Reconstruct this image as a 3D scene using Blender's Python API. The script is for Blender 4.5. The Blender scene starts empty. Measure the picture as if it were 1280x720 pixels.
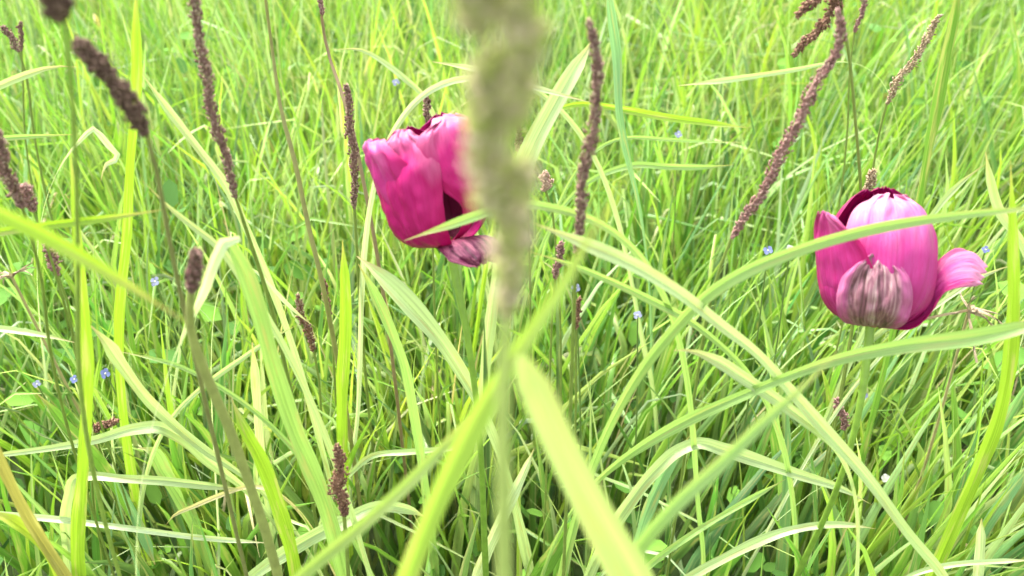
import bpy, math, random
import numpy as np
from mathutils import Vector, noise

random.seed(7)
rng = np.random.default_rng(11)
scene = bpy.context.scene

# ------------------------------------------------------------------ camera
CAM_H, PITCH, FPX = 0.70, math.radians(33.0), 1108.0
C = np.array([0.0, 0.0, CAM_H])
FWD = np.array([0.0, math.cos(PITCH), -math.sin(PITCH)])
RGT = np.array([1.0, 0.0, 0.0])
UPV = np.array([0.0, math.sin(PITCH), math.cos(PITCH)])
cd = bpy.data.cameras.new('camera')
cd.sensor_width = 36.0
cd.lens = 36.0 * FPX / 1280.0
cd.clip_start, cd.clip_end = 0.01, 500.0
cd.dof.use_dof = True
cd.dof.focus_distance = 0.61
cd.dof.aperture_fstop = 7.8
cam = bpy.data.objects.new('camera', cd)
cam.location = C
cam.rotation_euler = (math.pi / 2 - PITCH, 0, 0)
scene.collection.objects.link(cam)
scene.camera = cam

# ------------------------------------------------------------------ sky, sun, exposure
SUN_EL, SUN_AZ = math.radians(58), math.radians(-35)      # azimuth clockwise from +y
world = bpy.data.worlds.new('World')
scene.world = world
world.use_nodes = True
wn, wl = world.node_tree.nodes, world.node_tree.links
wn.clear()
sky = wn.new('ShaderNodeTexSky')
sky.sky_type = 'NISHITA'
sky.sun_disc = False
sky.sun_elevation = SUN_EL
sky.sun_rotation = SUN_AZ
sky.dust_density = 4.0
hsv = wn.new('ShaderNodeHueSaturation')
hsv.inputs['Saturation'].default_value = 0.25            # bright thin overcast
bg = wn.new('ShaderNodeBackground')
bg.inputs['Strength'].default_value = 0.15
wo = wn.new('ShaderNodeOutputWorld')
wl.new(sky.outputs[0], hsv.inputs['Color'])
wl.new(hsv.outputs[0], bg.inputs['Color'])
wl.new(bg.outputs[0], wo.inputs['Surface'])
sd = bpy.data.lights.new('sun', 'SUN')
sd.energy = 1.5
sd.angle = math.radians(18)
sd.color = (1.0, 0.95, 0.86)
sun = bpy.data.objects.new('sun', sd)
dsun = Vector((math.sin(SUN_AZ) * math.cos(SUN_EL), math.cos(SUN_AZ) * math.cos(SUN_EL), math.sin(SUN_EL)))
sun.rotation_euler = dsun.to_track_quat('Z', 'Y').to_euler()
sun.location = (0, 0, 5)
scene.collection.objects.link(sun)
vs = scene.view_settings
vs.view_transform, vs.look = 'Standard', 'None'
vs.exposure, vs.gamma = 2.38, 1.0
vs.use_curve_mapping = False
scene.cycles.max_bounces = 7
scene.cycles.transmission_bounces = 4
scene.cycles.diffuse_bounces = 5

# ------------------------------------------------------------------ helpers
def P(px, py, y):
    """point seen at photo pixel (px, py) that stands at world distance y"""
    d = FWD + RGT * (px - 640.0) / FPX - UPV * (py - 360.0) / FPX
    return C + d * (y / d[1])

def depth(p):
    return float(np.dot(np.asarray(p) - C, FWD))

def project(V):
    q = V - C
    d = q @ FWD
    dd = np.maximum(d, 1e-3)
    return 640 + FPX * (q @ RGT) / dd, 360 - FPX * (q @ UPV) / dd, d

def catmull(pts, n):
    """pts (k,m) -> n samples along a smooth curve through them"""
    pts = np.asarray(pts, float)
    k = len(pts)
    if k == 2:
        t = np.linspace(0, 1, n)[:, None]
        return pts[0] * (1 - t) + pts[1] * t
    seg = np.linalg.norm(np.diff(pts[:, :3], axis=0), axis=1) + 1e-6
    cum = np.concatenate([[0], np.cumsum(seg)])
    m = np.gradient(pts, cum, axis=0)                 # chord-length tangents: no overshoot beside a long span
    dense = np.linspace(0, cum[-1], n)
    i = np.clip(np.searchsorted(cum, dense, side='right') - 1, 0, k - 2)
    h = seg[i][:, None]
    t = ((dense - cum[i]) / seg[i])[:, None]
    t2, t3 = t * t, t * t * t
    return (2 * t3 - 3 * t2 + 1) * pts[i] + (t3 - 2 * t2 + t) * h * m[i] + (3 * t2 - 2 * t3) * pts[i + 1] + (t3 - t2) * h * m[i + 1]

def norm(a):
    a = np.asarray(a, float)
    return a / np.maximum(np.linalg.norm(a, axis=-1, keepdims=True), 1e-9)

def make_mesh(name, verts, faces, mat, along=None, tint=None, smooth=True):
    me = bpy.data.meshes.new(name)
    verts = np.asarray(verts, np.float32)
    if isinstance(faces, np.ndarray):
        nf, k = faces.shape
        me.vertices.add(len(verts))
        me.vertices.foreach_set('co', verts.ravel())
        me.loops.add(nf * k)
        me.loops.foreach_set('vertex_index', faces.astype(np.int32).ravel())
        me.polygons.add(nf)
        me.polygons.foreach_set('loop_start', np.arange(0, nf * k, k, dtype=np.int32))
        me.update(calc_edges=True)
    else:
        me.from_pydata([tuple(v) for v in verts], [], faces)
        me.update()
    if smooth:
        me.polygons.foreach_set('use_smooth', np.ones(len(me.polygons), bool))
    if along is not None:
        a = me.attributes.new('along', 'FLOAT_VECTOR', 'POINT')
        a.data.foreach_set('vector', np.asarray(along, np.float32).ravel())
    if tint is not None:
        a = me.attributes.new('tint', 'FLOAT_COLOR', 'POINT')
        t = np.asarray(tint, np.float32)
        if t.shape[1] == 3:
            t = np.hstack([t, np.ones((len(t), 1), np.float32)])
        a.data.foreach_set('color', t.ravel())
    me.materials.append(mat)
    return me

def link(name, me, parent=None, loc=None):
    o = bpy.data.objects.new(name, me)
    scene.collection.objects.link(o)
    if parent is not None:
        o.parent = parent
    if loc is not None:
        o.location = loc
    return o

def tag(o, label=None, cat=None, group=None, kind=None):
    if label: o['label'] = label
    if cat: o['category'] = cat
    if group: o['group'] = group
    o['kind'] = kind or 'thing'
    return o

def grid_faces(nr, nc):
    i = np.arange(nr - 1)[:, None] * nc + np.arange(nc - 1)[None, :]
    i = i.ravel()
    return np.stack([i, i + 1, i + nc + 1, i + nc], 1)

# ------------------------------------------------------------------ materials
class NT:
    def __init__(self, name):
        self.m = bpy.data.materials.new(name)
        self.m.use_nodes = True
        self.t = self.m.node_tree
        self.t.nodes.clear()
    def n(self, typ, **kw):
        nd = self.t.nodes.new(typ)
        for k, v in kw.items():
            if k.startswith('i_'):
                nd.inputs[k[2:]].default_value = v
            else:
                setattr(nd, k, v)
        return nd
    def l(self, a, b):
        self.t.links.new(a, b)
    def mix(self, blend, a, b, fac):
        m = self.n('ShaderNodeMix', data_type='RGBA', blend_type=blend)
        for sock, v in ((m.inputs[0], fac), (m.inputs[6], a), (m.inputs[7], b)):
            if hasattr(v, 'is_linked'): self.l(v, sock)
            else: sock.default_value = v if not isinstance(v, tuple) else (v + (1.0,))[:4]
        return m.outputs[2]
    def ramp(self, fac, stops, interp='LINEAR'):
        r = self.n('ShaderNodeValToRGB')
        r.color_ramp.interpolation = interp
        e = r.color_ramp.elements
        while len(e) < len(stops): e.new(0.5)
        for k, (p, c) in enumerate(stops):
            e[k].position = p
            e[k].color = (c + (1.0,))[:4] if isinstance(c, tuple) else (c, c, c, 1)
        self.l(fac, r.inputs[0])
        return r.outputs[0]

def blade_material(name, transl=0.36, rough=0.42, spec=0.45, uscale=9.0, tips=False):
    b = NT(name)
    at = b.n('ShaderNodeAttribute', attribute_name='tint')
    al = b.n('ShaderNodeAttribute', attribute_name='along')
    mp = b.n('ShaderNodeMapping')
    mp.inputs['Scale'].default_value = (uscale, 3.0, 37.0)
    b.l(al.outputs['Vector'], mp.inputs['Vector'])
    veins = b.n('ShaderNodeTexNoise', i_Scale=1.0, i_Detail=2.0)
    b.l(mp.outputs[0], veins.inputs['Vector'])
    vr = b.ramp(veins.outputs['Fac'], [(0.32, 0.78), (0.68, 1.18)])
    mp2 = b.n('ShaderNodeMapping')
    mp2.inputs['Scale'].default_value = (2.0, 7.0, 91.0)
    b.l(al.outputs['Vector'], mp2.inputs['Vector'])
    blot = b.n('ShaderNodeTexNoise', i_Scale=1.0, i_Detail=3.0)
    b.l(mp2.outputs[0], blot.inputs['Vector'])
    col = b.mix('MULTIPLY', at.outputs['Color'], vr, 1.0)
    dry = b.ramp(blot.outputs['Fac'], [(0.54, 0.0), (0.68, 0.65)])
    col = b.mix('MIX', col, (0.38, 0.36, 0.14), dry)
    if tips:
        sx = b.n('ShaderNodeSeparateXYZ'); b.l(al.outputs['Vector'], sx.inputs[0])
        ad = b.n('ShaderNodeMath', operation='MULTIPLY_ADD'); ad.inputs[1].default_value = 0.14
        b.l(veins.outputs['Fac'], ad.inputs[0]); b.l(sx.outputs[1], ad.inputs[2])
        tb = b.ramp(ad.outputs[0], [(0.07, 0.85), (0.16, 0.0)])
        col = b.mix('MIX', col, (0.40, 0.30, 0.13), tb)
    bs = b.n('ShaderNodeBsdfPrincipled')
    bs.inputs['Roughness'].default_value = rough
    bs.inputs['Specular IOR Level'].default_value = spec
    b.l(col, bs.inputs['Base Color'])
    bump = b.n('ShaderNodeBump', i_Strength=0.25, i_Distance=0.0006)
    b.l(veins.outputs['Fac'], bump.inputs['Height'])
    b.l(bump.outputs[0], bs.inputs['Normal'])
    tr = b.n('ShaderNodeBsdfTranslucent')
    tcol = b.mix('MULTIPLY', col, (1.22, 1.22, 0.75), 1.0)
    b.l(tcol, tr.inputs['Color'])
    mx = b.n('ShaderNodeMixShader')
    mx.inputs[0].default_value = transl
    b.l(bs.outputs[0], mx.inputs[1]); b.l(tr.outputs[0], mx.inputs[2])
    out = b.n('ShaderNodeOutputMaterial')
    b.l(mx.outputs[0], out.inputs['Surface'])
    return b.m

M_GRASS = blade_material('meadow_blades', uscale=2.2)
M_BLADE = blade_material('large_blades', uscale=9.0, rough=0.40, tips=True)

def stalk_material():
    b = NT('stalks')
    at = b.n('ShaderNodeAttribute', attribute_name='tint')
    tc = b.n('ShaderNodeTexCoord')
    nz = b.n('ShaderNodeTexNoise', i_Scale=160.0, i_Detail=3.0)
    b.l(tc.outputs['Object'], nz.inputs['Vector'])
    f = b.ramp(nz.outputs['Fac'], [(0.3, 0.85), (0.7, 1.15)])
    col = b.mix('MULTIPLY', at.outputs['Color'], f, 1.0)
    bs = b.n('ShaderNodeBsdfPrincipled', i_Roughness=0.5)
    b.l(col, bs.inputs['Base Color'])
    tr = b.n('ShaderNodeBsdfTranslucent'); b.l(col, tr.inputs['Color'])
    mx = b.n('ShaderNodeMixShader'); mx.inputs[0].default_value = 0.15
    b.l(bs.outputs[0], mx.inputs[1]); b.l(tr.outputs[0], mx.inputs[2])
    out = b.n('ShaderNodeOutputMaterial'); b.l(mx.outputs[0], out.inputs['Surface'])
    return b.m
M_STALK = stalk_material()

def petal_material(name, mid, edge, base, pale, pale_from, streak=0.5):
    """satin petal: colour runs from base through mid to edge, streaked lengthways, bleached towards a crumpled tip"""
    b = NT(name)
    al = b.n('ShaderNodeAttribute', attribute_name='along')
    sx = b.n('ShaderNodeSeparateXYZ'); b.l(al.outputs['Vector'], sx.inputs[0])
    mp = b.n('ShaderNodeMapping'); mp.inputs['Scale'].default_value = (9.0, 1.1, 13.0)
    b.l(al.outputs['Vector'], mp.inputs['Vector'])
    st = b.n('ShaderNodeTexNoise', i_Scale=1.6, i_Detail=4.0, i_Roughness=0.6)
    b.l(mp.outputs[0], st.inputs['Vector'])
    au = b.n('ShaderNodeMath', operation='ABSOLUTE'); b.l(sx.outputs[0], au.inputs[0])
    ed = b.ramp(au.outputs[0], [(0.45, 0.0), (1.0, 1.0)])
    col = b.mix('MIX', mid, edge, ed)
    sf = b.ramp(st.outputs['Fac'], [(0.38, 0.0), (0.66, streak)])
    col = b.mix('MIX', col, edge, sf)
    bl = b.n('ShaderNodeTexNoise', i_Scale=2.3, i_Detail=3.0); b.l(al.outputs['Vector'], bl.inputs['Vector'])
    ad = b.n('ShaderNodeMath', operation='MULTIPLY_ADD'); ad.inputs[1].default_value = 0.55
    b.l(bl.outputs['Fac'], ad.inputs[0]); b.l(sx.outputs[1], ad.inputs[2])
    sc = b.n('ShaderNodeMath', operation='MULTIPLY'); sc.inputs[1].default_value = 0.72
    b.l(ad.outputs[0], sc.inputs[0])
    pf = b.ramp(sc.outputs[0], [(pale_from, 0.0), (min(1.0, pale_from + 0.3), 0.8)])
    col = b.mix('MIX', col, pale, pf)
    fv = b.n('ShaderNodeTexNoise', i_Scale=5.0, i_Detail=5.0, i_Distortion=1.2); b.l(mp.outputs[0], fv.inputs['Vector'])
    vf = b.ramp(fv.outputs['Fac'], [(0.46, 0.0), (0.50, 0.45), (0.54, 0.0)])
    col = b.mix('MIX', col, edge, vf)
    bf = b.ramp(sx.outputs[1], [(0.0, 0.9), (0.14, 0.0)])
    col = b.mix('MIX', col, base, bf)
    bs = b.n('ShaderNodeBsdfPrincipled', i_Roughness=0.42)
    bs.inputs['Specular IOR Level'].default_value = 0.25
    b.l(col, bs.inputs['Base Color'])
    bp = b.n('ShaderNodeBump', i_Strength=0.6, i_Distance=0.0015)
    b.l(st.outputs['Fac'], bp.inputs['Height']); b.l(bp.outputs[0], bs.inputs['Normal'])
    tr = b.n('ShaderNodeBsdfTranslucent'); b.l(col, tr.inputs['Color'])
    mx = b.n('ShaderNodeMixShader'); mx.inputs[0].default_value = 0.3
    b.l(bs.outputs[0], mx.inputs[1]); b.l(tr.outputs[0], mx.inputs[2])
    out = b.n('ShaderNodeOutputMaterial'); b.l(mx.outputs[0], out.inputs['Surface'])
    return b.m

M_PETAL = petal_material('petal_pink', (0.55, 0.045, 0.27), (0.44, 0.005, 0.12), (0.50, 0.30, 0.22), (0.66, 0.26, 0.46), 0.76, 0.45)
M_PETAL_HOT = petal_material('petal_hot_pink', (0.54, 0.014, 0.185), (0.42, 0.004, 0.11), (0.38, 0.03, 0.12), (0.68, 0.30, 0.46), 0.66, 0.45)
M_PETAL_DEEP = petal_material('petal_magenta', (0.40, 0.008, 0.15), (0.30, 0.003, 0.09), (0.20, 0.05, 0.03), (0.7, 0.3, 0.5), 0.99, 0.5)
M_PETAL_INNER = petal_material('petal_inside_dark_base_shade', (0.08, 0.006, 0.025), (0.16, 0.004, 0.05), (0.05, 0.012, 0.01), (0.52, 0.02, 0.22), 0.52, 0.5)  # dark base blotch carried higher: shade of the cup's hollow painted into the colour
M_PETAL_PALE = petal_material('petal_bleached', (0.55, 0.060, 0.29), (0.44, 0.006, 0.13), (0.45, 0.35, 0.2), (0.68, 0.36, 0.50), 0.64, 0.45)

def withered_material(name, dark, midc, light, rim=None):
    b = NT(name)
    al = b.n('ShaderNodeAttribute', attribute_name='along')
    mp = b.n('ShaderNodeMapping'); mp.inputs['Scale'].default_value = (6.0, 1.9, 5.0)
    b.l(al.outputs['Vector'], mp.inputs['Vector'])
    st = b.n('ShaderNodeTexNoise', i_Scale=1.4, i_Detail=5.0, i_Roughness=0.65, i_Distortion=0.6)
    b.l(mp.outputs[0], st.inputs['Vector'])
    col = b.ramp(st.outputs['Fac'], [(0.36, dark), (0.48, midc), (0.62, light)])
    if rim:
        sx = b.n('ShaderNodeSeparateXYZ'); b.l(al.outputs['Vector'], sx.inputs[0])
        au = b.n('ShaderNodeMath', operation='ABSOLUTE'); b.l(sx.outputs[0], au.inputs[0])
        ad = b.n('ShaderNodeMath', operation='MULTIPLY_ADD'); ad.inputs[1].default_value = 0.5
        b.l(st.outputs['Fac'], ad.inputs[0]); b.l(au.outputs[0], ad.inputs[2])
        ef = b.ramp(ad.outputs[0], [(0.85, 0.0), (1.0, 0.75)])
        col = b.mix('MIX', col, rim, ef)
    bs = b.n('ShaderNodeBsdfPrincipled', i_Roughness=0.55)
    b.l(col, bs.inputs['Base Color'])
    bp = b.n('ShaderNodeBump', i_Strength=0.8, i_Distance=0.002)
    b.l(st.outputs['Fac'], bp.inputs['Height']); b.l(bp.outputs[0], bs.inputs['Normal'])
    tr = b.n('ShaderNodeBsdfTranslucent'); b.l(col, tr.inputs['Color'])
    mx = b.n('ShaderNodeMixShader'); mx.inputs[0].default_value = 0.15
    b.l(bs.outputs[0], mx.inputs[1]); b.l(tr.outputs[0], mx.inputs[2])
    out = b.n('ShaderNodeOutputMaterial'); b.l(mx.outputs[0], out.inputs['Surface'])
    return b.m
M_WITHER = withered_material('petal_withered', (0.085, 0.03, 0.035), (0.27, 0.10, 0.14), (0.48, 0.30, 0.31), (0.46, 0.06, 0.24))
M_WITHER_DARK = withered_material('petal_withered_dark', (0.05, 0.004, 0.015), (0.15, 0.008, 0.055), (0.34, 0.10, 0.15))
M_DRY = withered_material('dry_straw', (0.22, 0.13, 0.06), (0.45, 0.33, 0.19), (0.62, 0.52, 0.36))

def tinted(name, rough=0.7, transl=0.1):
    b = NT(name)
    at = b.n('ShaderNodeAttribute', attribute_name='tint')
    bs = b.n('ShaderNodeBsdfPrincipled', i_Roughness=rough)
    bs.inputs['Specular IOR Level'].default_value = 0.15
    b.l(at.outputs['Color'], bs.inputs['Base Color'])
    tr = b.n('ShaderNodeBsdfTranslucent'); b.l(at.outputs['Color'], tr.inputs['Color'])
    mx = b.n('ShaderNodeMixShader'); mx.inputs[0].default_value = transl
    b.l(bs.outputs[0], mx.inputs[1]); b.l(tr.outputs[0], mx.inputs[2])
    out = b.n('ShaderNodeOutputMaterial'); b.l(mx.outputs[0], out.inputs['Surface'])
    return b.m
M_SEED = tinted('seed_heads', 0.7, 0.25)
M_LEAFLET = tinted('ground_leaves', 0.75, 0.3)
M_FLOWER = tinted('small_flowers', 0.6, 0.3)

# ------------------------------------------------------------------ ground
def ground_material():
    b = NT('meadow_soil')
    tc = b.n('ShaderNodeTexCoord')
    n1 = b.n('ShaderNodeTexNoise', i_Scale=14.0, i_Detail=6.0); b.l(tc.outputs['Object'], n1.inputs['Vector'])
    n2 = b.n('ShaderNodeTexNoise', i_Scale=1.3, i_Detail=4.0); b.l(tc.outputs['Object'], n2.inputs['Vector'])
    c1 = b.ramp(n1.outputs['Fac'], [(0.3, (0.022, 0.035, 0.010)), (0.55, (0.05, 0.085, 0.018)), (0.75, (0.10, 0.11, 0.04))])
    c2 = b.ramp(n2.outputs['Fac'], [(0.35, (0.04, 0.08, 0.015)), (0.65, (0.10, 0.16, 0.03))])
    bs = b.n('ShaderNodeBsdfPrincipled', i_Roughness=0.9)
    b.l(b.mix('MIX', c1, c2, 0.45), bs.inputs['Base Color'])
    bp = b.n('ShaderNodeBump', i_Strength=0.8, i_Distance=0.02); b.l(n1.outputs['Fac'], bp.inputs['Height'])
    b.l(bp.outputs[0], bs.inputs['Normal'])
    out = b.n('ShaderNodeOutputMaterial'); b.l(bs.outputs[0], out.inputs['Surface'])
    return b.m
gx = np.concatenate([[-200, -60, -20, -8], np.linspace(-4, 4, 60), [8, 20, 60, 200]])
gy = np.concatenate([[-200, -60, -20, -6], np.linspace(-2, 6, 60), [10, 25, 80, 250]])
GX, GY = np.meshgrid(gx, gy)
GZ = 0.008 * np.sin(GX * 7.1 + 1) * np.sin(GY * 6.3) + 0.006 * np.sin(GX * 17 + GY * 13) - 0.014
gm = make_mesh('ground', np.stack([GX, GY, GZ], -1).reshape(-1, 3), grid_faces(len(gy), len(gx)), ground_material())
tag(link('ground', gm), kind='structure')

# ------------------------------------------------------------------ the mass of meadow grass
# boxes in the photograph behind which nothing of the mass may stand nearer than the given distance
KEEP = [(440, 135, 640, 330, 0.50), (1020, 225, 1240, 420, 0.50), (560, 0, 690, 420, 0.40)]

def meadow(name, label, n_tufts, per_tuft, L, W, tints, lean=(0.05, 0.35), curl=(0.2, 1.0), kink=0.12,
           seg=6, spread=0.018, fold=0.25, ymax=4.6, hcap=1.0, seed=1, tip=0.9, near=1.0):
    r = np.random.default_rng(seed)
    # tufts: denser near, thinning with distance, out to both sides of the view
    X, Y = [], []
    while len(X) < n_tufts:
        x = r.uniform(-4.2, 4.2, 20000); y = r.uniform(-0.5, ymax, 20000)
        half = 0.62 + 0.72 * np.maximum(y, 0)
        dens = np.where(y < 1.0, 1.0, 1.0 / (1 + 1.3 * (y - 1.0)))
        patch = 0.72 + 0.28 * np.sin(x * 9.3 + 1.7 * np.sin(y * 5.1)) * np.sin(y * 8.1 + 0.6)
        dens = dens * np.interp(y, [0.35, 0.62], [near, 1.0])
        ok = (np.abs(x) < half) & (r.random(20000) < dens * patch)
        X += list(x[ok]); Y += list(y[ok])
    X = np.array(X[:n_tufts]); Y = np.array(Y[:n_tufts])
    tx = np.repeat(X, per_tuft); ty = np.repeat(Y, per_tuft)
    N = len(tx)
    ox, oy = r.normal(0, spread, N), r.normal(0, spread, N)
    x0, y0 = tx + ox, ty + oy
    out_az = np.arctan2(oy, ox)
    az = out_az + r.normal(0, 0.9, N)
    # the grass on the right leans to the right
    pull = np.clip((x0 - 0.05) / 0.30, 0, 1) * np.interp(y0, [0.6, 0.95], [1, 0.08]) * (r.random(N) < 0.6)
    az = np.where(pull > 0.2, r.normal(0.3, 0.6, N), az)
    tuft_h = np.repeat(r.uniform(0.75, 1.15, n_tufts), per_tuft)
    H = r.uniform(L[0], L[1], N) * tuft_h
    cap = np.interp(y0, [-0.5, 0.15, 0.36, 0.50, 0.75, 1.1, 6], [0.13, 0.18, 0.27, 0.34, 0.39, 0.47, 0.52]) * hcap
    H = np.where(H > cap, cap * r.uniform(0.72, 1.0, N), H)
    th0 = r.uniform(lean[0], lean[1], N) + 0.16 * pull
    cu = r.uniform(curl[0], curl[1], N)
    pw = r.uniform(1.3, 3.0, N)
    w0 = r.uniform(W[0], W[1], N)
    tw0 = r.uniform(-1.4, 1.4, N); tw1 = r.normal(0, 0.7, N)
    kinkd = r.random(N) < kink
    ks = r.uniform(0.35, 0.85, N); ka = r.uniform(0.9, 1.9, N)
    s = np.linspace(0, 1, seg + 1)
    pos = np.zeros((N, seg + 1, 3)); tan = np.zeros_like(pos)
    p = np.stack([x0, y0, np.full(N, -0.012)], 1)
    for i, si in enumerate(s):
        th = th0 + cu * si ** pw + np.where(kinkd & (si > ks), ka, 0)
        th = np.minimum(th, 2.5)
        t = np.stack([np.sin(th) * np.cos(az), np.sin(th) * np.sin(az), np.cos(th)], 1)
        if i > 0:
            p = p + 0.5 * (t + tan[:, i - 1]) * (H / seg)[:, None]
        pos[:, i] = p; tan[:, i] = t
    side = np.stack([-np.sin(az), np.cos(az), np.zeros(N)], 1)[:, None, :].repeat(seg + 1, 1)
    nor = np.cross(tan, side)
    tw = (tw0[:, None] + tw1[:, None] * s[None, :])[..., None]
    wd = side * np.cos(tw) + nor * np.sin(tw)
    nn = norm(np.cross(tan, wd))
    prof = np.clip(0.55 + 1.6 * s, 0, 1) * (1 - np.clip((s - 0.25) / 0.75, 0, 1) ** 1.7 * tip)
    prof[-1] *= 0.3
    w = (w0[:, None] * prof[None, :])[..., None] * 0.5
    V = np.stack([pos - wd * w, pos + nn * w * 2 * fold, pos + wd * w], 2)      # N, seg+1, 3, 3
    # keep the flowers and the space before the lens clear
    px, py, d = project(V.reshape(-1, 3))
    px = px.reshape(N, -1); py = py.reshape(N, -1); d = d.reshape(N, -1)
    inframe = (px > -40) & (px < 1320) & (py > -40) & (py < 760) & (d > 0)
    bad = (inframe & (d < 0.41)).any(1)
    for (a, b_, c, e, dm) in KEEP:
        bad |= ((px > a) & (px < c) & (py > b_) & (py < e) & (d < dm) & (d > 0)).any(1)
    for T in TULIP_HEADS:
        bad |= (np.linalg.norm(V.reshape(N, -1, 3) - T[None, None, :], axis=2) < 0.048).any(1)
    V = V[~bad]; n = len(V)
    base = np.array(tints)[r.integers(0, len(tints), N)][~bad]
    base = base * r.uniform(0.75, 1.25, (n, 1)) * (1 + r.normal(0, 0.06, (n, 3)))
    gx_, gy_ = x0[~bad], y0[~bad]                # patches of yellower and of deeper green growth
    pt = np.sin(gx_ * 5.3 + 1.9 * np.sin(gy_ * 3.1)) * np.sin(gy_ * 4.3 + 1.3 * np.sin(gx_ * 4.1 + 0.5)) + r.normal(0, 0.25, n)
    base = base * (1 + pt[:, None] * np.array([[0.20, 0.08, 0.05]]))
    rows = seg + 1
    f1 = grid_faces(rows, 3)
    F = (np.arange(n)[:, None, None] * (rows * 3) + f1[None]).reshape(-1, 4)
    al = np.zeros((n, rows, 3, 3), np.float32)
    al[..., 0] = np.array([-1, 0, 1])[None, None, :]
    al[..., 1] = s[None, :, None]
    al[..., 2] = r.random(n)[:, None, None]
    tint = np.repeat(np.clip(base, 0.005, 0.9), rows * 3, 0)
    me = make_mesh(name, V.reshape(-1, 3), F, M_GRASS, al.reshape(-1, 3), tint)
    o = link(name, me)
    tag(o, label, 'grass', kind='stuff')
    return o

TULIP_HEADS = [P(1105, 320, 0.413), P(532, 235, 0.425)]
Y_GREEN = [(0.235, 0.39, 0.045), (0.205, 0.355, 0.040), (0.285, 0.435, 0.075), (0.17, 0.325, 0.042)]
M_GREEN = [(0.125, 0.27, 0.045), (0.10, 0.23, 0.048), (0.155, 0.31, 0.052), (0.13, 0.25, 0.085)]
PALE = [(0.33, 0.45, 0.18), (0.37, 0.48, 0.23), (0.29, 0.43, 0.14)]
STRAW = [(0.46, 0.42, 0.22)]
meadow('tall_grass', 'tall yellow green meadow grass filling the whole view', 2300, 7, (0.26, 0.50), (0.004, 0.0092),
       Y_GREEN * 2 + M_GREEN[2:] + PALE, lean=(0.02, 0.30), curl=(0.05, 0.8), kink=0.14, seed=3, near=0.45)
meadow('broad_grass', 'broader green grass blades low between the stalks', 1500, 5, (0.18, 0.34), (0.007, 0.0135),
       M_GREEN * 2 + Y_GREEN[3:], lean=(0.04, 0.34), curl=(0.05, 0.7), kink=0.08, seed=5, fold=0.3, hcap=1.0)
meadow('fine_grass', 'fine thin grass blades and stalks among the broad ones', 900, 6, (0.25, 0.52), (0.0014, 0.0030),
       Y_GREEN + PALE * 2 + STRAW, lean=(0.02, 0.30), curl=(0.02, 0.7), kink=0.14, seed=8, seg=5, near=0.25)
meadow('bent_grass', 'pale grass blades snapped over and lying sideways', 900, 3, (0.30, 0.52), (0.0035, 0.0080),
       PALE * 2 + Y_GREEN[2:3] + STRAW, lean=(0.06, 0.45), curl=(0.1, 0.5), kink=1.0, seed=12, seg=9, near=0.5)

# leafy ground cover between the grass
def ground_cover():
    r = np.random.default_rng(21)
    n = 5200
    y = r.uniform(0.0, 2.6, n); x = r.uniform(-1, 1, n) * (0.55 + 0.7 * y)
    clump = np.clip(np.sin(x * 6.3 + 2.1 * np.sin(y * 3.7)) * np.sin(y * 5.2 + 1.1), 0, 1)
    z = r.uniform(0.03, 0.16, n) + clump * r.uniform(0, 0.20, n) * np.clip((y - 0.45) / 0.3, 0, 1)
    V, F, T = [], [], []
    ang = np.linspace(0, 2 * np.pi, 9)[:-1]
    prof = np.array([1.15, 0.85, 0.62, 0.8, 0.9, 0.8, 0.62, 0.85])
    for i in range(n):
        L_ = r.uniform(0.006, 0.012) * (1 + 0.9 * clump[i])
        nrm = norm(np.array([r.normal(0, .5), r.normal(-.2, .5), 1.0]))
        a = norm(np.cross(nrm, [math.cos(i), math.sin(i), 0.1])); b = np.cross(nrm, a)
        c = np.array([x[i], y[i], z[i]])
        ring = c + np.outer(np.cos(ang) * prof * L_, a) + np.outer(np.sin(ang) * prof * L_ * 0.8, b) + nrm * (0.15 * L_) * np.abs(np.sin(ang))[:, None]
        k = len(V)
        V.append(c); V += list(ring)
        F += [(k, k + 1 + j, k + 1 + (j + 1) % 8) for j in range(8)]
        col = np.array([(0.10, 0.23, 0.035), (0.14, 0.29, 0.04), (0.075, 0.18, 0.035)])[i % 3] * r.uniform(0.8, 1.3)
        T += [col] * 9
    me = make_mesh('leafy_ground_cover', V, np.array(F), M_LEAFLET, None, np.array(T))
    tag(link('leafy_ground_cover', me), 'small rounded green leaves growing low between the grass', 'ground cover', kind='stuff')
ground_cover()

# ------------------------------------------------------------------ single grass blades one can pick out
TINT = dict(vivid=(0.24, 0.385, 0.032), green=(0.13, 0.27, 0.040), pale=(0.37, 0.48, 0.22), light=(0.26, 0.41, 0.12), lime=(0.27, 0.40, 0.065), cream=(0.34, 0.43, 0.17),
            whitish=(0.46, 0.55, 0.33), olive=(0.24, 0.34, 0.085), straw=(0.52, 0.46, 0.24), blue=(0.18, 0.34, 0.16),
            gold=(0.32, 0.42, 0.04), brown=(0.26, 0.24, 0.07))

def rooted(p, t, reach=0.45):
    """carry a blade on from p (running in direction t) down to the soil"""
    z = max(p[2], 0.02)
    h = np.array([t[0], t[1], 0.0])
    k = min(0.16, reach * z)
    root = np.array([p[0], p[1], 0.0]) + h * k
    root[2] = -0.012
    mid = p * 0.5 + root * 0.5 + t * 0.10 * z
    return mid, root

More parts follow.
